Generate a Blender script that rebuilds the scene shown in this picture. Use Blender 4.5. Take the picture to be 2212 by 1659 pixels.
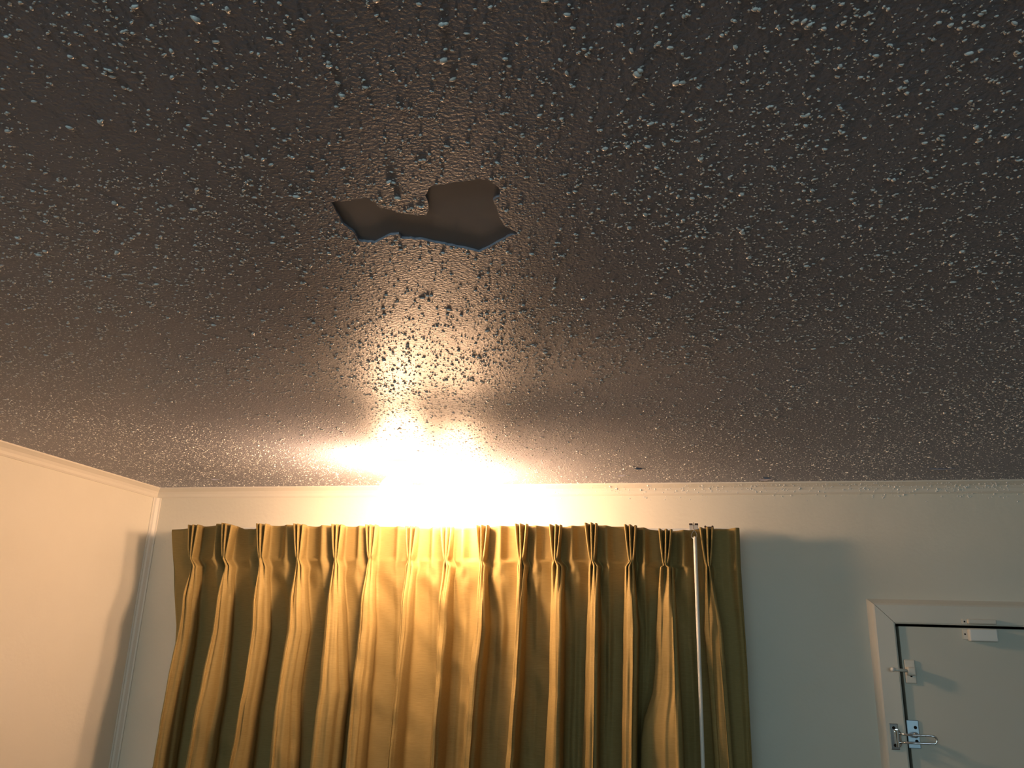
import bpy, bmesh, math
import numpy as np
from mathutils import Vector, Matrix, noise
from mathutils.geometry import tessellate_polygon
PI = math.pi
C = bpy.context.scene.collection
for o in list(bpy.data.objects): bpy.data.objects.remove(o)

# ------------------------------------------------------------------ camera
YAW, PITCH, ROLL, F, CH = -0.234317346, 0.305861468, 0.03452968, 1778.98, 1.95399185
W_, H_ = 2212, 1659
CX, CY = W_/2, H_/2
fw = Vector((math.sin(YAW)*math.cos(PITCH), math.cos(YAW)*math.cos(PITCH), math.sin(PITCH)))
rt = Vector((math.cos(YAW), -math.sin(YAW), 0)); up = rt.cross(fw)
rt, up = rt*math.cos(ROLL)+up*math.sin(ROLL), -rt*math.sin(ROLL)+up*math.cos(ROLL)
CAM = Vector((0, 0, CH))
cd = bpy.data.cameras.new('camera'); cam = bpy.data.objects.new('camera', cd); C.objects.link(cam)
cam.matrix_world = Matrix.Translation(CAM) @ Matrix((rt, up, -fw)).transposed().to_4x4()
cd.sensor_fit = 'HORIZONTAL'; cd.sensor_width = 36; cd.lens = F/W_*36; cd.clip_start = .02
bpy.context.scene.camera = cam

# ------------------------------------------------------------------ world, lights, exposure
H, D, XL = 2.44, 2.5533, -1.8902          # ceiling height, back wall y, left wall x
XR, YB = 2.3, -3.4                        # right wall, rear wall
wd = bpy.data.worlds.new('world'); bpy.context.scene.world = wd; wd.use_nodes = True
wd.node_tree.nodes['Background'].inputs[0].default_value = (.02, .022, .025, 1)
wd.node_tree.nodes['Background'].inputs[1].default_value = .3
vs = bpy.context.scene.view_settings
vs.view_transform = 'Standard'; vs.look = 'None'; vs.exposure = 0.0; vs.gamma = 1; vs.use_curve_mapping = False
GLOBES = [(Vector((-.83, 2.14, 2.345)), 225.0), (Vector((-.725, 2.345, 2.348)), 150.0)]     # centre, brightness
GLOBE_R = .05
LAMP_COL = (1.0, .60, .345)
def area(name, loc, target, sx, sy, power, col):
    l = bpy.data.lights.new(name, 'AREA'); l.shape = 'RECTANGLE'; l.size = sx; l.size_y = sy
    l.energy = power; l.color = col
    o = bpy.data.objects.new(name, l); C.objects.link(o); o.location = loc
    o.rotation_euler = (Vector(target)-Vector(loc)).to_track_quat('-Z', 'Y').to_euler()
    return o
# added cool fill light across the rear of the room, not a real fixture
area('rear_fill_light', (.1, YB+.15, 2.18), (-.1, 2.5, 2.0), 3.8, .34, 39, (.64, .93, 1.0))

# ------------------------------------------------------------------ pixel rays -> points on real planes
def ray(x, y): return fw + rt*((x-CX)/F) - up*((y-CY)/F)
def onz(x, y, z): d = ray(x, y); return CAM + d*((z-CH)/d.z)
def ony(x, y, Y): d = ray(x, y); return CAM + d*(Y/d.y)
def pix(p):
    q = Vector(p)-CAM; return CX+F*q.dot(rt)/q.dot(fw), CY-F*q.dot(up)/q.dot(fw)

# ------------------------------------------------------------------ materials
def mat(name, col, rough=.6, spec=.4, metal=0, bumps=(), var=None, coat=0, sheen=0):
    m = bpy.data.materials.new(name); m.use_nodes = True
    nt = m.node_tree; b = nt.nodes['Principled BSDF']
    b.inputs['Base Color'].default_value = (*col, 1); b.inputs['Roughness'].default_value = rough
    b.inputs['Specular IOR Level'].default_value = spec; b.inputs['Metallic'].default_value = metal
    b.inputs['Coat Weight'].default_value = coat; b.inputs['Coat Roughness'].default_value = .3
    b.inputs['Sheen Weight'].default_value = sheen
    tc = nt.nodes.new('ShaderNodeTexCoord'); last = None
    for (scale, vec, strength, dist) in bumps:
        mp = nt.nodes.new('ShaderNodeMapping'); mp.inputs['Scale'].default_value = vec
        nz = nt.nodes.new('ShaderNodeTexNoise'); nz.inputs['Scale'].default_value = scale; nz.inputs['Detail'].default_value = 3
        bp = nt.nodes.new('ShaderNodeBump'); bp.inputs['Strength'].default_value = strength; bp.inputs['Distance'].default_value = dist
        nt.links.new(tc.outputs['Object'], mp.inputs[0]); nt.links.new(mp.outputs[0], nz.inputs[0])
        nt.links.new(nz.outputs[0], bp.inputs['Height'])
        if last: nt.links.new(last.outputs[0], bp.inputs['Normal'])
        last = bp
    if last: nt.links.new(last.outputs[0], b.inputs['Normal'])
    if var:
        scale, vec, c2, lo, hi = var
        mp = nt.nodes.new('ShaderNodeMapping'); mp.inputs['Scale'].default_value = vec
        nz = nt.nodes.new('ShaderNodeTexNoise'); nz.inputs['Scale'].default_value = scale; nz.inputs['Detail'].default_value = 4
        rp = nt.nodes.new('ShaderNodeValToRGB'); rp.color_ramp.elements[0].position = lo; rp.color_ramp.elements[1].position = hi
        rp.color_ramp.elements[0].color = (*col, 1); rp.color_ramp.elements[1].color = (*c2, 1)
        nt.links.new(tc.outputs['Object'], mp.inputs[0]); nt.links.new(mp.outputs[0], nz.inputs[0])
        nt.links.new(nz.outputs[0], rp.inputs[0]); nt.links.new(rp.outputs[0], b.inputs['Base Color'])
    return m
M = {}
M['wall'] = mat('cream_wall_paint', (.80, .765, .66), .55, .35, bumps=[(90, (1, 1, 1), .12, .004), (9, (1, 1, 1), .10, .02)],
                var=(2.5, (1, 1, 1), (.76, .72, .61), .35, .7))
M['trim'] = mat('glossy_cream_trim', (.80, .75, .65), .4, .45, bumps=[(40, (1, 1, 1), .12, .004)])
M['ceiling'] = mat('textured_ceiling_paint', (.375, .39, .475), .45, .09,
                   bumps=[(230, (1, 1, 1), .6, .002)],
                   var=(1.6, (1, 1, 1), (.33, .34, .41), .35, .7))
# added swell, shaped for the lit patch and dark band; height in metres
nt = M['ceiling'].node_tree
def math_node(op, a, b=None):
    n = nt.nodes.new('ShaderNodeMath'); n.operation = op
    for k, v in enumerate((a, b)):
        if v is None: continue
        if isinstance(v, (int, float)): n.inputs[k].default_value = v
        else: nt.links.new(v, n.inputs[k])
    return n.outputs[0]
geo = nt.nodes.new('ShaderNodeNewGeometry'); sep = nt.nodes.new('ShaderNodeSeparateXYZ'); nt.links.new(geo.outputs['Position'], sep.inputs[0])
ey = math_node('POWER', math_node('DIVIDE', math_node('SUBTRACT', sep.outputs['Y'], 1.52), .235), 2.0)
ex_ = math_node('POWER', math_node('DIVIDE', math_node('SUBTRACT', sep.outputs['X'], -.41), .38), 2.0)
hh = math_node('MULTIPLY', math_node('EXPONENT', math_node('MULTIPLY', math_node('ADD', ey, ex_), -1.0)), -.033)
bp = nt.nodes.new('ShaderNodeBump'); bp.inputs['Strength'].default_value = 1; bp.inputs['Distance'].default_value = 1
nt.links.new(hh, bp.inputs['Height'])
fine = [n for n in nt.nodes if n.type == 'BUMP' and n != bp][0]; nt.links.new(bp.outputs[0], fine.inputs['Normal'])
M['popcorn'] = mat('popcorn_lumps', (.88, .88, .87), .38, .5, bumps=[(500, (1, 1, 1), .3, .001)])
M['plaster'] = mat('bare_plasterboard', (.36, .365, .41), .8, .15, bumps=[(60, (1, 1, 1), .06, .002)],
                   var=(14, (1, 1, 1), (.33, .33, .36), .3, .7))
M['carpet'] = mat('brown_carpet', (.07, .05, .04), .95, .05, bumps=[(300, (1, 1, 1), .6, .01)])
M['rear'] = mat('tan_rear_wall', (.27, .25, .22), .7, .2, bumps=[(60, (1, 1, 1), .1, .004)])
M['cloth'] = mat('bronze_slub_fabric', (.330, .242, .095), .55, .30,
                 bumps=[(60, (2.2, 2.2, 30), .16, .0015), (140, (9, 9, 1), .10, .001)],
                 var=(40, (1.2, 1.2, 22), (.265, .190, .071), .30, .72))
M['cloth'].node_tree.nodes['Principled BSDF'].inputs['Specular Tint'].default_value = (1, .80, .45, 1)
M['door'] = mat('painted_door', (.66, .645, .56), .45, .4, bumps=[(25, (1, 1, 1), .06, .003)])
M['casing'] = mat('painted_door_frame', (.74, .71, .62), .4, .45, bumps=[(30, (1, 1, 1), .07, .003)])
M['black'] = mat('dark_gap', (.006, .005, .004), .9, .05)
M['white'] = mat('white_enamel', (.82, .82, .78), .3, .5)
M['wand'] = mat('white_plastic', (.80, .79, .72), .28, .5)
M['chrome'] = mat('chrome', (.82, .82, .82), .12, .5, 1.0)
M['steel'] = mat('dull_zinc_steel', (.42, .50, .58), .35, .5, .8)
M['hole'] = mat('screw_recess', (.012, .010, .009), .7, .2)
M['carrier'] = mat('grey_nylon', (.45, .46, .46), .4, .4)
M['brown'] = mat('brown_nylon', (.05, .028, .018), .5, .4)
M['painted'] = mat('painted_over_metal', (.74, .71, .63), .4, .45, bumps=[(60, (1, 1, 1), .1, .002)])
M['porcelain'] = mat('white_porcelain', (.85, .84, .80), .2, .5)
for k_, (_, st_) in enumerate(GLOBES):
    em = bpy.data.materials.new('glowing_glass'); em.use_nodes = True
    b_ = em.node_tree.nodes['Principled BSDF']; b_.inputs['Base Color'].default_value = (1, .9, .8, 1)
    b_.inputs['Emission Color'].default_value = (*LAMP_COL, 1); b_.inputs['Emission Strength'].default_value = st_
    M['globe%d' % k_] = em

# ------------------------------------------------------------------ builders
def tag(o, label=None, cat=None, group=None, kind=None):
    if label: o['label'] = label
    if cat: o['category'] = cat
    if group: o['group'] = group
    if kind: o['kind'] = kind
    return o
def thing(name, loc, label, cat, group=None):
    o = bpy.data.objects.new(name, None); C.objects.link(o); o.location = loc; o.empty_display_size = .05
    return tag(o, label, cat, group)
def obj(name, bm, m, parent=None, smooth=False):
    me = bpy.data.meshes.new(name); bmesh.ops.recalc_face_normals(bm, faces=bm.faces); bm.to_mesh(me); bm.free()
    me.materials.append(m)
    if smooth:
        me.polygons.foreach_set('use_smooth', [True]*len(me.polygons))
    o = bpy.data.objects.new(name, me); C.objects.link(o)
    if parent:
        o.parent = parent; o.matrix_parent_inverse = Matrix.Translation(-parent.location)
    return o
def box(bm, a, b, bev=0, seg=2):
    g = bmesh.ops.create_cube(bm, size=1)
    for v in g['verts']:
        v.co = Vector([(a[i]+b[i])/2 + v.co[i]*(b[i]-a[i]) for i in range(3)])
    if bev:
        es = list({e for v in g['verts'] for e in v.link_edges})
        bmesh.ops.bevel(bm, geom=es, offset=bev, segments=seg, affect='EDGES', profile=.5)
def tube(bm, pts, r, n=12, cap=True):
    pts = [Vector(p) for p in pts]; rings = []; prev = None
    rr = r if isinstance(r, (list, tuple)) else [r]*len(pts)
    for i, p in enumerate(pts):
        t = (pts[min(i+1, len(pts)-1)]-pts[max(i-1, 0)]).normalized()
        a = prev if prev else (Vector((0, 0, 1)) if abs(t.z) < .9 else Vector((1, 0, 0)))
        x = (a - t*a.dot(t)).normalized(); prev = x; y = t.cross(x)
        rings.append([bm.verts.new(p+(x*math.cos(k*2*PI/n)+y*math.sin(k*2*PI/n))*rr[i]) for k in range(n)])
    for A, B in zip(rings, rings[1:]):
        for k in range(n): bm.faces.new((A[k], A[(k+1) % n], B[(k+1) % n], B[k]))
    if cap: bm.faces.new(rings[0][::-1]); bm.faces.new(rings[-1])
def lathe(bm, c, prof, n=32, axis='z'):
    rings = []
    for r, h in prof:
        ring = []
        for k in range(n):
            a = k*2*PI/n
            q = Vector((r*math.cos(a), r*math.sin(a), h)) if axis == 'z' else Vector((r*math.cos(a), h, r*math.sin(a)))
            ring.append(bm.verts.new(Vector(c)+q))
        rings.append(ring)
    for A, B in zip(rings, rings[1:]):
        for k in range(n): bm.faces.new((A[k], A[(k+1) % n], B[(k+1) % n], B[k]))
    bm.faces.new(rings[0]); bm.faces.new(rings[-1][::-1])
def extrude_profile(bm, prof, fn0, fn1):
    """closed profile of (u, v), placed by fn0 / fn1 at both ends"""
    A = [bm.verts.new(fn0(u, v)) for u, v in prof]; B = [bm.verts.new(fn1(u, v)) for u, v in prof]
    n = len(prof)
    for k in range(n): bm.faces.new((A[k], A[(k+1) % n], B[(k+1) % n], B[k]))
    bm.faces.new(A[::-1]); bm.faces.new(B)
def npmesh(name, V, Fc, mats, midx=None, smooth=True, parent=None):
    me = bpy.data.meshes.new(name)
    nl = Fc.size; nf = len(Fc); k = Fc.shape[1]
    me.vertices.add(len(V)); me.vertices.foreach_set('co', V.astype(np.float32).ravel())
    me.loops.add(nl); me.loops.foreach_set('vertex_index', Fc.astype(np.int32).ravel())
    me.polygons.add(nf); me.polygons.foreach_set('loop_start', np.arange(0, nl, k, dtype=np.int32))
    me.polygons.foreach_set('use_smooth', np.full(nf, smooth))
    for m in mats: me.materials.append(m)
    if midx is not None: me.polygons.foreach_set('material_index', midx.astype(np.int32))
    me.update(calc_edges=True); me.validate()
    o = bpy.data.objects.new(name, me); C.objects.link(o)
    if parent: o.parent = parent; o.matrix_parent_inverse = Matrix.Translation(-parent.location)
    return o

# ------------------------------------------------------------------ room shell
XD, ZD = .5017, 2.043           # door opening: left edge x, top z
XD2 = XD+.915
bm = bmesh.new()                # back wall with the door opening
box(bm, (XL-.1, D, -.05), (XD, D+.12, H+.1)); box(bm, (XD2, D, -.05), (XR+.1, D+.12, H+.1)); box(bm, (XD, D, ZD), (XD2, D+.12, H+.1))
tag(obj('wall_back', bm, M['wall']), kind='structure')
bm = bmesh.new(); box(bm, (XL-.12, YB-.1, -.05), (XL, D, H+.1)); tag(obj('wall_left', bm, M['wall']), kind='structure')
bm = bmesh.new(); box(bm, (XR, YB-.1, -.05), (XR+.12, D, H+.1)); tag(obj('wall_right', bm, M['rear']), kind='structure')
bm = bmesh.new(); box(bm, (XL, YB-.12, -.05), (XR, YB, H+.1)); tag(obj('wall_rear', bm, M['rear']), kind='structure')
bm = bmesh.new(); box(bm, (XL, YB, -.08), (XR, D, 0)); tag(obj('floor', bm, M['carpet']), kind='structure')
for nm, a, b in (('baseboard_left', (XL, YB, 0), (XL+.014, D, .09)), ('baseboard_back', (XL+.014, D-.014, 0), (.43, D, .09))):
    bm = bmesh.new(); box(bm, a, b, .003); tag(obj(nm, bm, M['trim']), kind='structure')

# ceiling: a skin with the popcorn coat, a ragged hole where the coat fell off, plasterboard above
hole_px = [(262,350),(400,335),(530,318),(600,318),(650,355),(680,395),(760,410),(850,440),(950,455),(1085,462),(1108,420),(1100,340),(1078,295),(1110,230),(1160,200),(1300,185),(1450,160),(1620,145),(1650,175),(1715,215),(1732,260),(1725,300),(1670,330),(1700,385),(1725,480),(1770,560),(1900,625),(1830,635),(1740,685),(1640,740),(1545,785),(1440,755),(1380,745),(1250,715),(1080,680),(875,665),(850,628),(780,635),(700,675),(640,705),(500,685),(465,615),(370,545),(330,470),(290,400)]
rng = np.random.default_rng(7)
hole = []
for k, (a, b) in enumerate(hole_px):
    a2, b2 = hole_px[(k+1) % len(hole_px)]
    n = max(2, int(math.hypot(a2-a, b2-b)/28))
    for j in range(n):
        t = j/n; s = 3.0 if j else 0
        p = onz(650+(a+(a2-a)*t+rng.normal(0, s))/4.022, 350+(b+(b2-b)*t+rng.normal(0, s))/4.022, H)
        hole.append((p.x, p.y))
bm = bmesh.new()
outer = [Vector((XL-.1, YB-.1, 0)), Vector((XR+.1, YB-.1, 0)), Vector((XR+.1, D+.1, 0)), Vector((XL-.1, D+.1, 0))]
hv = [Vector((x, y, 0)) for x, y in hole]
tris = tessellate_polygon([outer, hv])
allv = outer+hv
bot = [bm.verts.new((v.x, v.y, H)) for v in allv]
for t in tris:
    try: bm.faces.new([bot[i] for i in t])
    except ValueError: pass
T = .0032
ring = bot[4:]
topr = [bm.verts.new((v.co.x, v.co.y, H+T)) for v in ring]
for k in range(len(ring)):
    k2 = (k+1) % len(ring); bm.faces.new((ring[k], ring[k2], topr[k2], topr[k]))
for v0, v1 in ((0, 1), (1, 2), (2, 3), (3, 0)):       # solid slab above so the ceiling has body
    a, b = outer[v0], outer[v1]
    bm.faces.new((bot[v0], bot[v1], bm.verts.new((b.x, b.y, H+.1)), bm.verts.new((a.x, a.y, H+.1))))
bm.faces.new([bm.verts.new((v.x, v.y, H+.1)) for v in outer])
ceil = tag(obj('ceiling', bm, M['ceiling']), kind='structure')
hx = [p[0] for p in hole]; hy = [p[1] for p in hole]
bm = bmesh.new(); box(bm, (min(hx)-.05, min(hy)-.05, H+T), (max(hx)+.05, max(hy)+.05, H+T+.01))
pp = obj('bare_patch', bm, M['plaster'], ceil); pp['label'] = 'smooth bare patch where the popcorn coat has fallen off'

# popcorn lumps
def in_poly(px, py, poly):
    ins = np.zeros(len(px), bool); n = len(poly)
    for i in range(n):
        x1, y1 = poly[i]; x2, y2 = poly[(i+1) % n]
        if y1 == y2: continue
        c = ((y1 > py) != (y2 > py)) & (px < (x2-x1)*(py-y1)/(y2-y1)+x1); ins ^= c
    return ins
def vnoise(x, y, s, seed):
    r = np.random.default_rng(seed); g = r.random((128, 128))
    X = (x+20)*s; Y = (y+20)*s; xi = X.astype(int); yi = Y.astype(int); fx = X-xi; fy = Y-yi
    fx = fx*fx*(3-2*fx); fy = fy*fy*(3-2*fy)
    q = lambda i, j: g[(xi+i) % 128, (yi+j) % 128]
    return (q(0, 0)*(1-fx)+q(1, 0)*fx)*(1-fy)+(q(0, 1)*(1-fx)+q(1, 1)*fx)*fy
def lumps(px, py, pz, r, hgt, el, ang, down=True):
    """numpy-built irregular domes; returns verts, faces"""
    n = len(px); K = 7
    a = np.arange(K)*2*PI/K
    rings = [(1.0, 0.0), (.80, .62)]
    V = np.zeros((n, 2*K+1, 3))
    for q, (rr, hh) in enumerate(rings):
        jr = rng.uniform(.72, 1.28, (n, K)); jh = rng.uniform(.8, 1.2, (n, K))
        X = np.cos(a)[None]*rr*jr*el[:, None]; Y = np.sin(a)[None]*rr*jr/el[:, None]
        V[:, q*K:(q+1)*K, 0] = X; V[:, q*K:(q+1)*K, 1] = Y; V[:, q*K:(q+1)*K, 2] = hh*jh
    V[:, 2*K, :2] = rng.normal(0, .12, (n, 2)); V[:, 2*K, 2] = 1
    ca, sa = np.cos(ang)[:, None], np.sin(ang)[:, None]
    X = (V[:, :, 0]*ca-V[:, :, 1]*sa)*r[:, None]; Y = (V[:, :, 0]*sa+V[:, :, 1]*ca)*r[:, None]
    Z = V[:, :, 2]*hgt[:, None]
    f = []
    for k in range(K):
        k2 = (k+1) % K
        f += [(k, K+k, k2), (k2, K+k, K+k2), (K+k, 2*K, K+k2)]
    f = np.array(f)
    Fc = (np.arange(n)[:, None, None]*(2*K+1)+f[None]).reshape(-1, 3)
    return X, Y, Z, Fc
N = 240000
px = rng.uniform(XL+.025, 1.5, N); py = rng.uniform(.12, D-.022, N)
# keep only what the photograph's surroundings could show
keep = (px > -.95-.62*py) & (px < .62+.62*py)
dn = .30+.95*vnoise(px, py, 5, 1)*(.5+vnoise(px, py, 17, 2))
dn *= np.clip((px+2.05)/.75+.25, .3, 1)              # coat thinner towards the left wall
keep &= rng.random(N) < dn
keep &= ~in_poly(px, py, hole)
px, py = px[keep], py[keep]; n = len(px)
r = np.clip(rng.lognormal(math.log(.00128), .36, n), .0006, .0040)
small = rng.random(n) < .62; r = np.where(small, r*.5, r)
hgt = r*rng.uniform(.5, .95, n); el = rng.uniform(1, 1.5, n)**.5*rng.uniform(1, 1.25, n); ang = rng.uniform(0, 2*PI, n)
# some lumps come in short merged chains
m2 = rng.random(n) < .16
ex = rng.uniform(0, 2*PI, m2.sum())
px2 = px[m2]+np.cos(ex)*r[m2]*1.3; py2 = py[m2]+np.sin(ex)*r[m2]*1.3
px = np.concatenate([px, px2]); py = np.concatenate([py, py2])
r = np.concatenate([r, r[m2]*.8]); hgt = np.concatenate([hgt, hgt[m2]*.8]); el = np.concatenate([el, el[m2]]); ang = np.concatenate([ang, ang[m2]+1])
X, Y, Z, Fc = lumps(px, py, None, r, hgt, el, ang)
V = np.stack([X+px[:, None], Y+py[:, None], H+.0002-Z], 2).reshape(-1, 3)
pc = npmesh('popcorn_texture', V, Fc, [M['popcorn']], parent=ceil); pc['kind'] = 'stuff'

# ------------------------------------------------------------------ crown and corner trim
cove = [(0, 0), (.024, 0), (.024, -.004), (.019, -.008), (.012, -.014), (.008, -.022), (.006, -.030), (.003, -.035), (0, -.035)]
bm = bmesh.new(); extrude_profile(bm, cove, lambda u, v: (XL, D-u, H+v), lambda u, v: (XR, D-u, H+v))
t1 = tag(obj('trim_1', bm, M['trim']), kind='structure')
bm = bmesh.new(); extrude_profile(bm, cove, lambda u, v: (XL+u, D, H+v), lambda u, v: (XL+u, YB, H+v))
tag(obj('trim_2', bm, M['trim']), kind='structure')
qr = [(0, 0), (.020, 0), (.020, .004), (.016, .006), (.013, .010), (.010, .014), (.005, .017), (.004, .021), (0, .021)]
bm = bmesh.new(); extrude_profile(bm, qr, lambda u, v: (XL+u, D-v, .09), lambda u, v: (XL+u, D-v, H-.034))
tag(obj('trim_3', bm, M['trim']), kind='structure')
# stray popcorn sprayed over the crown trim and the top of the wall
n = 1500
sx = np.concatenate([rng.uniform(-.75, 1.2, n)]); w = np.clip((sx+.75)/1.0, .05, 1); k = rng.random(n) < w
sx = sx[k]; n = len(sx); sz = H-rng.beta(1.3, 3.2, n)*.065
r = rng.uniform(.0006, .0022, n)*np.where(rng.random(n) < .06, 1.5, 1); X, Y, Z, Fc = lumps(sx, sz, None, r, r, np.ones(n), rng.uniform(0, 6, n))
dep = np.interp(H-sz, [0, .008, .014, .022, .030, .0351, .06], [.022, .019, .012, .008, .006, 0, 0])
V = np.stack([X+sx[:, None], D-dep[:, None]-Z+.0004, Y+sz[:, None]], 2).reshape(-1, 3)
sp = npmesh('popcorn_overspray', V, Fc, [M['popcorn']], parent=t1); sp['kind'] = 'stuff'

# small lifting flakes / hairline cracks near the wall
for (xa, ya, xb, yb, wd_) in ((2008, 1012, 2062, 1011, .004), (1640, 1036, 1668, 1034, .003), (1648, 1031, 1664, 1033, .002), (1368, 1010, 1388, 1013, .003), (1335, 1027, 1352, 1026, .003),
                              (455, 1034, 475, 1036, .003), (898, 994, 912, 996, .007)):
    a, b = onz(xa, ya, H), onz(xb, yb, H); bm = bmesh.new(); nseg = 8; L = []; R_ = []
    for i in range(nseg+1):
        t = i/nseg; p = a.lerp(b, t); wv = .6*wd_*math.sin(PI*min(max(t, .03), .97)); z = H-.0012-.0028*math.sin(PI*t)
        L.append(bm.verts.new((p.x, p.y-wv+.002*math.sin(5*t), z))); R_.append(bm.verts.new((p.x, p.y+wv, H-.0002)))
    for i in range(nseg): bm.faces.new((L[i], L[i+1], R_[i+1], R_[i]))
    g = bmesh.ops.extrude_face_region(bm, geom=bm.faces[:])
    for v in g['geom']:
        if isinstance(v, bmesh.types.BMVert): v.co.z += .0008
    f = obj('paint_flake', bm, M['ceiling'], ceil)

# ------------------------------------------------------------------ ceiling lamp
ga, gb = GLOBES[0][0], GLOBES[1][0]; gm = (ga+gb)/2
lt = thing('ceiling_light', (gm.x, gm.y, H), 'ceiling light with two glowing round globes above the curtain', 'ceiling light')
bm = bmesh.new(); dv_ = (gb-ga).to_2d().normalized(); sd_ = Vector((-dv_.y, dv_.x)); outl = []
for c_, s0 in ((gb, -90), (ga, 90)):
    for k in range(13):
        an = math.radians(s0+k*15); q = dv_*math.cos(an)+sd_*math.sin(an); outl.append((c_.x, c_.y, q.x, q.y))
rings = [[bm.verts.new((x+a*r_, y+b*r_, H-h_)) for x, y, a, b in outl] for r_, h_ in ((.040, 0), (.038, .003), (.030, .008))]
for A, B in zip(rings, rings[1:]):
    for k in range(len(A)): bm.faces.new((A[k], A[(k+1) % len(A)], B[(k+1) % len(A)], B[k]))
bm.faces.new(rings[-1]); bm.faces.new(rings[0][::-1]); obj('base', bm, M['porcelain'], lt)
for k_, (gc, _) in enumerate(GLOBES):
    bm = bmesh.new(); lathe(bm, (gc.x, gc.y, H), [(.031, -.008), (.029, -.018), (.026, -.028), (.024, -.038), (.018, -.0385)], 40)
    obj('lampholder', bm, M['porcelain'], lt, True)
    bm = bmesh.new(); prof = [(.020, .056), (.020, .046)]
    for k in range(0, 17):
        a = math.radians(24+k*156/16); prof.append((GLOBE_R*math.sin(a)+.0001, GLOBE_R*math.cos(a)))
    lathe(bm, gc, prof, 32); obj('globe', bm, M['globe%d' % k_], lt, True)

# ------------------------------------------------------------------ curtain
YC = D-.095                      # plane of the flat cloth between pleats
def sm(t, a, b):
    t = np.clip((t-a)/(b-a), 0, 1); return t*t*(3-2*t)
pin = [(415,1207),(487,1207),(565,1208),(646,1208),(728,1209),(802,1209),(887,1210),(965,1211),(1042,1212),(1127,1211),(1200,1211),(1280,1212),(1364,1214),(1438,1222),(1530,1224)]
topx = [421, 493, 567, 647, 730, 803, 890, 965, 1042, 1127, 1200, 1277, 1362, 1437, 1526]
c1 = lambda v, y: (300+v/2.517, 1000+y/2.517)
c2 = lambda v, y: (1000+v/2.517, 1000+y/2.517)
ysv = (560, 900, 1250, 1650)
edges = [
 (c1, [(278,335),(205,290),(135,230),(66,165)]), (c1, [(465,512),(395,482),(318,440),(240,376)]),
 (c1, [(645,700),(605,695),(556,640),(480,590)]), (c1, [(846,905),(800,910),(742,855),(695,845)]),
 (c1, [(1050,1105),(1002,1112),(968,1120),(918,1075)]), (c1, [(1235,1280),(1188,1275),(1150,1245),(1116,1215)]),
 (c1, [(1445,1500),(1415,1475),(1380,1440),(1345,1405)]), (c1, [(1650,1705),(1612,1692),(1600,1665),(1570,1640)]),
 (c2, [(88,132),(52,134),(10,100),(-22,72)]), (c2, [(293,348),(270,330),(246,315),(215,290)]),
 (c2, [(480,548),(460,550),(450,545),(424,540)]), (c2, [(684,742),(660,744),(646,740),(630,737)]),
 (c2, [(880,932),(865,956),(858,950),(850,947)]), (c2, [(1072,1145),(1046,1165),(1034,1180),(958,1190)]),
 (c2, [(1305,1380),(1312,1412),(1342,1440),(1368,1470)])]
top_px = [(371,1143),(395,1140),(415,1137),(450,1136),(470,1134),(487,1132.5),(500,1133),(515,1138),(527,1143),(545,1142),(558,1135),(567,1134),(600,1135),(647,1134),(680,1137),(730,1135),(760,1137),(803,1136),(840,1137),(887,1139),(925,1141),(965,1138),(1005,1141),(1042,1137),(1080,1137),(1127,1134),(1160,1136),(1202,1136),(1225,1138),(1277,1132),(1320,1137),(1361,1136),(1380,1139),(1400,1143),(1436,1146),(1470,1147),(1490,1145),(1505,1142),(1525,1141),(1560,1142),(1597,1140)]
tp = [ony(x, y, YC-.012) for x, y in top_px]; TX = [p.x for p in tp]; TZ = [p.z for p in tp]
pp_ = [ony(x, y, YC-.03) for x, y in pin]; PX = np.array([p.x for p in pp_]); PZ = np.array([p.z for p in pp_])
PTX = np.array([ony(x, 1138, YC-.036).x for x in topx])
NP = 15
rng2 = np.random.default_rng(11)
tracksL, tracksR = [], []
DEP = np.full(15, 1.0); DEP[14] = .3; DEP[13] = .9; DEP[0] = .85
def dfront(t, i): return .042+(.034*sm(t, 0, .14)+.026*sm(t, .12, .45))*DEP[i]
for i in range(NP):
    fn, rows = edges[i]; L = [(PZ[i], PX[i]-.006)]; Rr = [(PZ[i], PX[i]+.006)]
    rr = list(zip(ysv, rows))
    if i == 13: rr = [(560,(1072,1145)),(900,(1046,1165)),(1150,(1036,1178)),(1250,(1026,1185)),(1400,(975,1195)),(1500,(962,1200)),(1650,(958,1205))]
    for yy, (l, r_) in rr:
        a, b = fn(l, yy), fn(r_, yy); dd_ = float(dfront(PZ[i]-ony(*a, YC-.05).z, i)); p = ony(*a, YC-dd_); q = ony(*b, YC-dd_*.96)
        qx = max(q.x+.45*dd_*min(0, q.x/q.y), p.x+.016)
        L.append((p.z, p.x)); Rr.append((q.z, qx))
    w = (Rr[-1][1]-L[-1][1]); cx_ = (Rr[-1][1]+L[-1][1])/2
    for z in (1.1, .6, .0):
        cc = cx_+rng2.normal(0, .006); ww = w*rng2.uniform(.95, 1.15); L.append((z, cc-ww/2)); Rr.append((z, cc+ww/2))
    tracksL.append(np.array(sorted(L))); tracksR.append(np.array(sorted(Rr)))
rp = rng2.random((NP+1, 12))
A_ = np.linspace(1, 0, 15)[:-1]                       # header rows (1 top .. 0 pinch)
B_ = np.concatenate([np.linspace(0, .06, 13), np.linspace(.066, .66, 82), np.linspace(.72, 2.16, 22)])
rowsdef = [('h', a) for a in A_]+[('b', b) for b in B_]
SUB = 5
allrows = []
zc_p = np.interp
hemL = [ony(x, y, YC) for x, y in ((371,1143),(375,1240),(379,1350),(377,1420),(372,1500),(366,1659))]
hemR = [ony(x, y, YC) for x, y in ((1597,1140),(1600,1222),(1614,1437),(1625,1656))]
def hemx(h, z): h = sorted((p.z, p.x) for p in h); return np.interp(z, [a for a, _ in h], [b for _, b in h])
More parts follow.
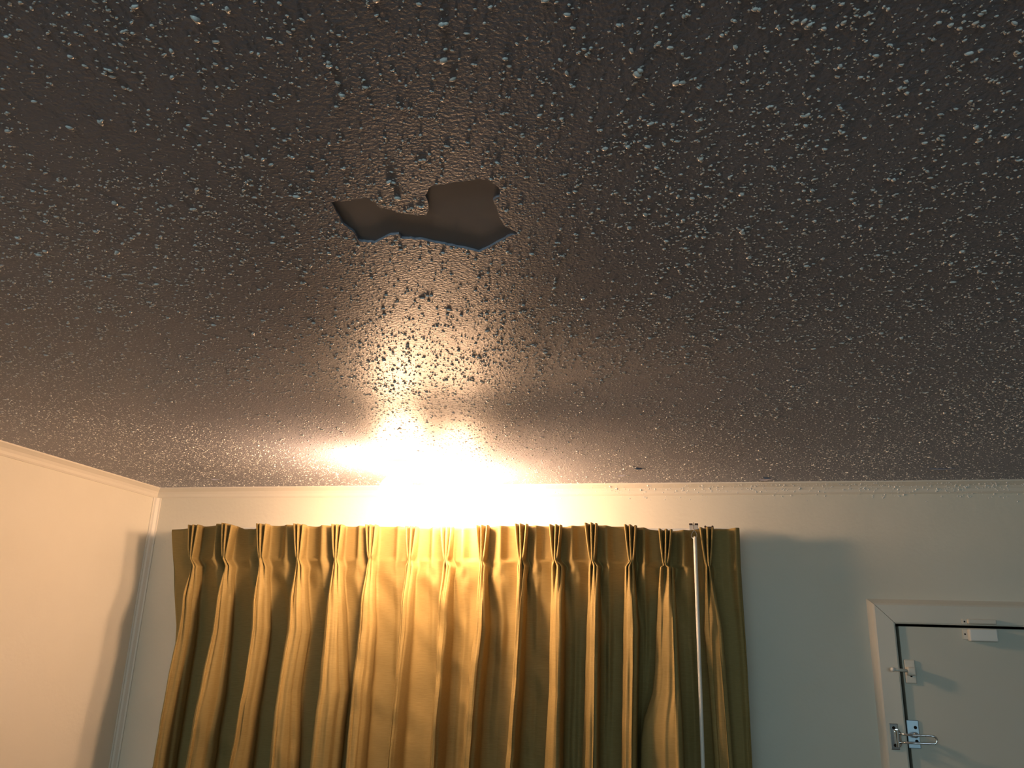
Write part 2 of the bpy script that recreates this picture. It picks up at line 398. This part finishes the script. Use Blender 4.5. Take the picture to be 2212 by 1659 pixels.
for kind, t in rowsdef:
    cx_, cd_, tz = [], [], []            # control x, control depth (towards the room), top weight x for z lookup
    zmid = 2.185+t*.11 if kind == 'h' else 2.185-t
    P = []                               # (x, depth, x of the same column at the top, pinch z)
    def add(x, d, xt, zp): P.append((x, d, xt, zp))
    hl, hr = hemx(hemL, zmid), hemx(hemR, zmid)
    hlt, hrt = hemx(hemL, 2.29), hemx(hemR, 2.29)
    def pleat(i):
        zp = PZ[i]
        if kind == 'h':
            a = t; c = PX[i]+(PTX[i]-PX[i])*a
            s1 = .0042+(.0125+.003*rp[i, 0])*a**.8*(1-.15*a); s2 = .0042+(.0125+.003*rp[i, 1])*a**.8*(1-.15*a)
            e = .0021; d = (.042+.004*a)*(.8 if i == 14 else 1); dv = d*(.84-.60*sm(a, 0, .55)); mid = (rp[i, 2]-.5)*.007*a
            b_2 = .010; d1, d2, d3 = d, d*1.02, d
            ctl = [(-b_2-s1*.2, 0), (-s1-e*1.3, d1*.55), (-s1-e, d1), (-s1+e, d1), ((-s1+mid)/2, dv), (mid-e, d2), (mid+e, d2), ((s2+mid)/2, dv), (s2-e, d3), (s2+e, d3), (s2+e*1.3, d3*.55), (b_2+s2*.2, 0)]
            c0 = c
        else:
            z = zp-t; l = np.interp(z, tracksL[i][:, 0], tracksL[i][:, 1]); r_ = np.interp(z, tracksR[i][:, 0], tracksR[i][:, 1])
            c0 = (l+r_)/2; w = (r_-l)/2
            d = float(dfront(t, i))
            gx = (0, .012, .045+.02*rp[i, 3], .09+.08*rp[i, 3], .25, 3)
            dv1 = d*np.interp(t, gx, (.84, .40, .74, .93, .975, .975)); gx2 = (0, .012, .045+.02*rp[i, 4], .09+.08*rp[i, 4], .25, 3)
            dv2 = d*np.interp(t, gx2, (.84, .40, .74, .93, .985, .985))
            e = min(.0021+.004*sm(t, 0, .2), w*.22)
            mid = (rp[i, 2]-.5)*w*.7*(1+.3*math.sin(t*9+i))
            und = .82-.12*sm(t, .1, .5)
            bL = w*und+.010*(1-sm(t, 0, .06)); bR = w*(und+.14)+.010*(1-sm(t, 0, .06))
            dm = d*(1+.03*math.sin(t*14+i*2))
            dR = d*(.90+.1*math.cos(i*1.7+t*5))
            ql = max(-1, min(1, (i-6.6)/3)); tl = (.40+.1*rp[i, 11])*abs(ql)*sm(t, .015, .12); sg_ = 1 if ql > 0 else -1
            fd = lambda u: 1-tl*((1-sg_*u)/2)**1.15
            ctl = [(-bL, .0), (-w*.99, d*.5*fd(-1)), (-w+e*.3, d*.90*fd(-1)), (-w+2.2*e, d*fd(-.8)), ((-w+mid)/2, dv1*fd(-.45)), (mid-e, dm*fd(-.05)), (mid+e, dm*fd(.05)), ((w+mid)/2, dv2*fd(.45)), (w-2.2*e, dR*fd(.8)), (w-e*.3, dR*.88*fd(1)), (w*1.0, dR*.45*fd(1)), (bR, .0)]
        top_s = .0167
        # x of same column at top edge
        tops = [-.013, -.0165, -.0155, -.0115, -.007, -.002, .002, .007, .0115, .0155, .0165, .013]
        for (dx, dd), tx in zip(ctl, tops): add(c0+dx, dd, PTX[i]+tx, zp)
        return c0
    # left hem and return
    start = len(P)
    add(hl, -.004, hlt, PZ[0]); add(hl+.002, .000, hlt+.002, PZ[0]); add(hl+.008, .002, hlt+.008, PZ[0])
    pleat(0)
    x0 = P[3][0]
    add_mid = .5*(hl+.008+x0)
    P.insert(3, (hl+.008+(x0-hl-.008)*.5, .006*(1 if kind == 'h' else 1-sm(t, 0, .2)), hlt+.02, PZ[0]))
    for i in range(1, NP):
        xa, _, xta, za = P[-1]; idx = len(P)
        pleat(i)
        xb, _, xtb, zb = P[idx]
        bul = .022+.012*rp[i, 5]
        skew = .30+.14*rp[i, 6]; skew = 1-skew if i <= 7 else skew
        if kind == 'h': k1, k2, k3 = (bul*.15, bul, bul*.35) if i <= 7 else (bul*.35, bul, bul*.15)
        else:
            f_ = 1-sm(t, .01, .17); wv = .006*math.sin(t*7+i*2.1)*sm(t, .05, .3)
            k1, k2, k3 = bul*.6*f_-.012*sm(t, .03, .3), bul*f_-.010*sm(t, .1, .4)+wv, bul*.6*f_-.012*sm(t, .03, .3)
            cr = math.exp(-((t-.045)/.022)**2)*(.006+.006*rp[i, 9]); k2 -= cr*(rp[i, 10]-.1); k1 += cr*.3
        if i == 2 and kind == 'h': k2 = -.004*t+bul*(1-t); k1 = .01; k3 = .012     # header slumps back here
        ins = []
        for fr, kd in ((skew-.2 if i <= 7 else skew*.5, k1), (skew, k2), (.5+skew*.5 if i <= 7 else skew+.2, k3)):
            ins.append((xa+(xb-xa)*fr, kd, xta+(xtb-xta)*fr, za+(zb-za)*fr))
        P[idx:idx] = ins
    xa, _, xta, za = P[-1]
    for fr, kd in ((.3, .004), (.62, .000), (.84, .017), (.94, .014)):
        if kind == 'b': kd *= (1-.8*sm(t, .03, .2))
        add(xa+(hr-xa)*fr, kd, xta+(hrt-xta)*fr, za)
    add(hr-.001, .008, hrt-.001, za); add(hr, -.002, hrt, za)
    P = np.array(P)
    # Catmull-Rom (centripetal enough for these spacings) across
    Q = np.vstack([2*P[0]-P[1], P, 2*P[-1]-P[-2]]); out = []
    tt = np.arange(SUB)/SUB
    p0, p1, p2, p3 = Q[:-3], Q[1:-2], Q[2:-1], Q[3:]
    tau = .38
    for s in tt:
        s2_, s3_ = s*s, s*s*s
        m1 = tau*(p2-p0); m2_ = tau*(p3-p1)
        out.append((2*s3_-3*s2_+1)*p1+(s3_-2*s2_+s)*m1+(-2*s3_+3*s2_)*p2+(s3_-s2_)*m2_)
    out = np.stack(out, 1).reshape(-1, 4); out = np.vstack([out, P[-1]])
    zt = np.interp(out[:, 2], TX, TZ)
    zz = out[:, 3]+t*(zt-out[:, 3]) if kind == 'h' else out[:, 3]-t
    # pleat tops are bent a little upward in perspective: keep the measured top edge
    allrows.append(np.stack([out[:, 0], YC-out[:, 1], zz], 1))
G = np.array(allrows); nr, nc = G.shape[:2]
# soft irregular wrinkles
Gx, Gz = G[:, :, 0], G[:, :, 2]
cols = np.broadcast_to(np.arange(nc)[None]*.02, (nr, nc))
w1 = vnoise(Gx, Gz, 1.0, 5)
wr = (vnoise(cols*2, Gz, 7, 21)-.5)*.0045+(vnoise(cols*6, Gz*.6, 16, 22)-.5)*.0011
diag = (vnoise(Gx*14+Gz*10, Gz*4-Gx*5, 1.6, 23)-.5)
diag = np.sign(diag)*np.abs(diag)**1.3*.010
fade = np.clip((PZ.mean()+.03-Gz)/.05, 0, 1)
G[:, :, 1] += (wr+diag)*(.25+.75*fade)
G[:, :, 2] = np.maximum(G[:, :, 2], .02)
V = G.reshape(-1, 3)
ii, jj = np.meshgrid(np.arange(nr-1), np.arange(nc-1), indexing='ij')
a = ii*nc+jj
Fc = np.stack([a, a+1, a+nc+1, a+nc], -1).reshape(-1, 4)[:, ::-1]
cur = thing('curtain', (-.85, YC, 0), 'bronze gold pinch-pleated curtain hanging from the white rail below the lamp', 'curtain')
cl = npmesh('cloth', V, Fc, [M['cloth']], parent=cur)
sd = cl.modifiers.new('thickness', 'SOLIDIFY'); sd.thickness = .0012; sd.offset = 0

# ------------------------------------------------------------------ rail, carriers, draw wand
rz = ony(1420, 1141.5, D-.062).z; rx0, rx1 = TX[0]+.03, TX[-1]-.015
rail = thing('curtain_rail', (rx0, D-.06, rz-.012), 'thin white traverse rail behind the curtain top', 'curtain rail')
bm = bmesh.new(); box(bm, (rx0, D-.066, rz-.024), (rx1, D-.046, rz), .002); obj('track', bm, M['white'], rail)
for bx in (rx0+.04, (rx0+rx1)/2, rx1-.05):
    bm = bmesh.new(); box(bm, (bx-.012, D-.047, rz-.022), (bx+.012, D-.001, rz-.018), .001); box(bm, (bx-.012, D-.004, rz-.045), (bx+.012, D-.0002, rz-.018), .001)
    obj('bracket', bm, M['white'], rail)
def yp(x, y, Y): return ony(x, y, Y)
Yk = D-.072
a, b = yp(1489, 1146, Yk), yp(1507.5, 1134, Yk)
mc = thing('master_carrier', ((a.x+b.x)/2, Yk, a.z), 'grey metal carrier with a wire hook that the white draw wand hangs from', 'curtain carrier', None)
bm = bmesh.new(); box(bm, (a.x, Yk-.004, a.z-.012), (b.x, Yk+.005, b.z), .001); obj('plate', bm, M['carrier'], mc)
for xl, xr in ((1488.5, 1496), (1500.5, 1508)):
    p, q = yp(xl, 1134.5, Yk-.002), yp(xr, 1131, Yk-.002); bm = bmesh.new(); box(bm, (p.x, Yk-.008, p.z), (q.x, Yk+.008, q.z), .001); obj('lug', bm, M['brown'], mc)
Yw = D-.150
pts = [yp(1498, 1129, Yk-.012), yp(1498, 1136, Yk-.016), yp(1498, 1146, Yk-.036)]
bm = bmesh.new(); tube(bm, pts, .0013, 8); obj('hook_wire', bm, M['chrome'], mc, True)
pts = []
for k in range(17):
    an = k*2*PI/16; pts.append(yp(1499.5+5.6*math.sin(an)*(1-.35*math.cos(an)), 1155-8.5*math.cos(an), Yw+.040-.03*(1-math.cos(an))/2))
bm = bmesh.new(); tube(bm, pts, .0009, 8, False); obj('ring', bm, M['steel'], mc, True)
a, b = yp(1522, 1142, Yk), yp(1541, 1138, Yk)
ec = thing('end_carrier', ((a.x+b.x)/2, Yk, a.z), 'small brown two-eared carrier above the rightmost pleat', 'curtain carrier')
bm = bmesh.new(); box(bm, (a.x, Yk-.005, a.z-.015), (b.x, Yk+.005, b.z), .001); obj('body', bm, M['brown'], ec)
for xx in (1523.5, 1539):
    p = yp(xx, 1137.5, Yk); bm = bmesh.new(); bmesh.ops.create_icosphere(bm, subdivisions=2, radius=.0032, matrix=Matrix.Translation(p)); obj('ear', bm, M['brown'], ec, True)
p0 = yp(1501, 1159, Yw); z1 = .9
pts = [(p0.x, Yw, p0.z), (p0.x, Yw, p0.z-.004), (p0.x+.0003, Yw, p0.z-.03), (p0.x+.001, Yw, 1.8), (p0.x+.001, Yw, z1+.01), (p0.x+.001, Yw, z1)]
bm = bmesh.new(); tube(bm, pts, [.003, .0048, .0053, .0053, .0053, .003], 20)
wn = tag(obj('draw_wand', bm, M['wand'], None, True), 'long white plastic draw wand hanging in front of the curtain near its right end', 'curtain wand')

# ------------------------------------------------------------------ door, frame, hardware
g = .0095
bm = bmesh.new(); box(bm, (XD+g, D-.010, .01), (XD2-g, D+.034, ZD-.0065), .0015)
dr = tag(obj('door_1', bm, M['door']), kind='structure')
bm = bmesh.new(); box(bm, (XD-.0, D+.05, 0), (XD2+.0, D+.10, ZD)); obj('gap_backing', bm, M['black'], dr)  # near-black slab behind the leaf, shade of the door gap put into its colour
# casing: flat steel frame face standing off the wall, bevelled outer edge, mitred at the corner
cw, ct = .066, .018
prof = [(0, .0), (0, ct), (.004, ct+.002), (cw-.017, ct+.002), (cw-.012, ct-.001), (cw-.004, .005), (cw, .0)]
def ring_verts(bm, corner, mit=False):                    # profile points at: bottom left, top left, top right, bottom right
    u0 = []
    for u, v in prof:
        if corner == 0: p = (XD-u, D-v, 0)
        if corner == 1: p = (XD-u, D-v, ZD+u)
        if corner == 2: p = (XD2+u, D-v, ZD+u)
        if corner == 3: p = (XD2+u, D-v, 0)
        if mit: p = (p[0]+(.0014 if corner == 1 else -.0014), p[1], p[2])
        u0.append(bm.verts.new(p))
    return u0
fr = None
for c0, c1_, nm in ((0, 1, 'jamb'), (1, 2, 'head'), (2, 3, 'jamb')):
    bm = bmesh.new(); A = ring_verts(bm, c0, nm == 'head'); B = ring_verts(bm, c1_, nm == 'head'); n = len(prof)
    for k in range(n): bm.faces.new((A[k], A[(k+1) % n], B[(k+1) % n], B[k]))
    bm.faces.new(A[::-1]); bm.faces.new(B)
    if fr is None: fr = tag(obj('trim_4', bm, M['casing']), kind='structure')
    else: obj(nm, bm, M['casing'], fr)
YF = D-ct-.002                                  # face of the frame
def at(x, y, Y): return ony(x, y, Y)
# door contact: one half on the frame head, the other on the door
a, b = at(2081, 1357, YF), at(2150, 1343, YF)
sn = thing('door_sensor', ((a.x+b.x)/2, YF, a.z), 'painted-over sensor half on the door frame head above the door gap', 'door sensor')
bm = bmesh.new(); box(bm, (a.x+.010, YF-.014, ZD+.0035), (b.x, YF, ZD+.017), .003); obj('housing', bm, M['painted'], sn)
bm = bmesh.new(); box(bm, (a.x-.002, YF-.003, ZD+.003), (a.x+.011, YF, ZD+.016), .001); obj('ear', bm, M['painted'], sn)
bm = bmesh.new(); lathe(bm, (a.x+.004, YF-.0034, ZD+.0095), [(.0022, 0), (.0022, -.0006)], 12, 'y'); obj('screw', bm, M['hole'], sn)
Yd = D-.010
a, b = at(2086, 1385, Yd), at(2149, 1360, Yd)
sn = thing('door_magnet', ((a.x+b.x)/2, Yd, a.z), 'white sensor half on the top edge of the door leaf, below the painted half', 'door sensor')
bm = bmesh.new(); box(bm, (a.x+.006, Yd-.022, a.z), (b.x, Yd, b.z), .003); obj('housing', bm, M['white'], sn)
bm = bmesh.new(); box(bm, (a.x-.006, Yd-.004, a.z+.004), (a.x+.008, Yd, b.z-.001), .001); obj('ear', bm, M['painted'], sn)
bm = bmesh.new(); lathe(bm, (a.x-.0005, Yd-.0044, (a.z+b.z)/2+.002), [(.0022, 0), (.0022, -.0006)], 12, 'y'); obj('screw', bm, M['hole'], sn)
# painted-over flip latch
k = at(1928.5, 1446, YF-.028); a, b = at(1953, 1476, Yd), at(1970, 1425, Yd)
la = thing('flip_latch', ((a.x+b.x)/2, Yd, a.z), 'small painted-over flip latch with a round knob, above the chrome swing bar', 'door latch')
bm = bmesh.new(); box(bm, (a.x+.004, Yd-.006, a.z), (b.x+.006, Yd, b.z), .0028); obj('plate', bm, M['painted'], la)
zz = (a.z+b.z)/2+.002
bm = bmesh.new(); box(bm, (a.x+.006, Yd-.030, zz-.012), (b.x+.002, Yd-.004, zz+.010), .004); obj('knuckle', bm, M['painted'], la)
bm = bmesh.new(); tube(bm, [(k.x, k.y, k.z), (k.x+.015, k.y+.001, k.z-.001), (a.x+.012, Yd-.020, zz)], [.0035, .0038, .0045], 12); obj('arm', bm, M['painted'], la, True)
bm = bmesh.new(); bmesh.ops.create_uvsphere(bm, u_segments=20, v_segments=12, radius=.0062, matrix=Matrix.Translation(k)); obj('knob', bm, M['white'], la, True)
p = at(1966, 1460.5, Yd-.006); bm = bmesh.new(); lathe(bm, (p.x+.003, Yd-.0062, p.z), [(.0028, 0), (.0028, -.0006)], 12, 'y'); obj('screw_hole', bm, M['hole'], la)
# chrome swing bar guard on the frame
a, b = at(1925, 1619, YF), at(1940, 1563, YF)
sg = thing('swing_bar_guard', ((a.x+b.x)/2, YF, a.z), 'chrome U-shaped swing bar guard mounted on the left door frame', 'door guard')
bm = bmesh.new(); box(bm, (a.x, YF-.004, a.z), (a.x+.022, YF, b.z), .0018); obj('base_plate', bm, M['chrome'], sg)
for zq in (b.z-.011, a.z+.011):
    bm = bmesh.new(); lathe(bm, (a.x+.011, YF-.0043, zq), [(.0042, 0), (.0036, -.0008)], 16, 'y'); obj('screw', bm, M['hole'], sg)
zc = at(1935, 1594, YF).z
bm = bmesh.new(); tube(bm, [(a.x+.018, YF-.012, zc-.021), (a.x+.018, YF-.012, zc+.021)], .0065, 20)
box(bm, (a.x+.012, YF-.016, zc-.018), (a.x+.026, YF-.003, zc+.018), .003); obj('hinge_barrel', bm, M['chrome'], sg)
Yb = D-.060
q0, q1 = at(1942, 1583.5, YF-.015), at(1943, 1604.5, YF-.015)
e0, e1 = at(2014, 1590, Yb), at(2014, 1607, Yb); mz = (e0.z+e1.z)/2; rad = (e0.z-e1.z)/2
u1, u2 = at(1955, 1587, Yb+.008), at(1957, 1604.5, Yb+.008)
pts = [q0, q0.lerp(u1, .5), u1, u1.lerp(e0, .5), e0]
for k in range(1, 12):
    an = PI/2-k*PI/12; pts.append(Vector((e0.x+rad*1.05*math.cos(an), Yb, mz+rad*math.sin(an))))
pts += [e1, e1.lerp(u2, .5), u2, q1]
bm = bmesh.new(); tube(bm, pts, .0027, 12); obj('swing_bar', bm, M['chrome'], sg, True)
# ball catch of the guard on the door leaf
a, b = at(1963, 1616, Yd), at(1983, 1556, Yd)
bc = thing('guard_catch', ((a.x+b.x)/2, Yd, a.z), 'bluish steel catch plate with ball stud on the door, behind the chrome swing bar', 'door guard')
bm = bmesh.new(); box(bm, (a.x, Yd-.0035, a.z), (b.x, Yd, b.z), .0015); obj('plate', bm, M['steel'], bc)
zc = (a.z+b.z)/2; xm = (a.x+b.x)/2
for zq in (b.z-.018, a.z+.018):
    bm = bmesh.new(); lathe(bm, (xm+.006, Yd-.0038, zq), [(.0042, 0), (.0038, -.0008)], 16, 'y'); obj('screw', bm, M['hole'], bc)
bm = bmesh.new(); tube(bm, [(xm, Yd-.003, zc), (xm, Yd-.022, zc)], [.006, .004], 14); obj('stud', bm, M['steel'], bc, True)
bm = bmesh.new(); bmesh.ops.create_uvsphere(bm, u_segments=20, v_segments=12, radius=.0075, matrix=Matrix.Translation((xm, Yd-.027, zc))); obj('ball', bm, M['steel'], bc, True)
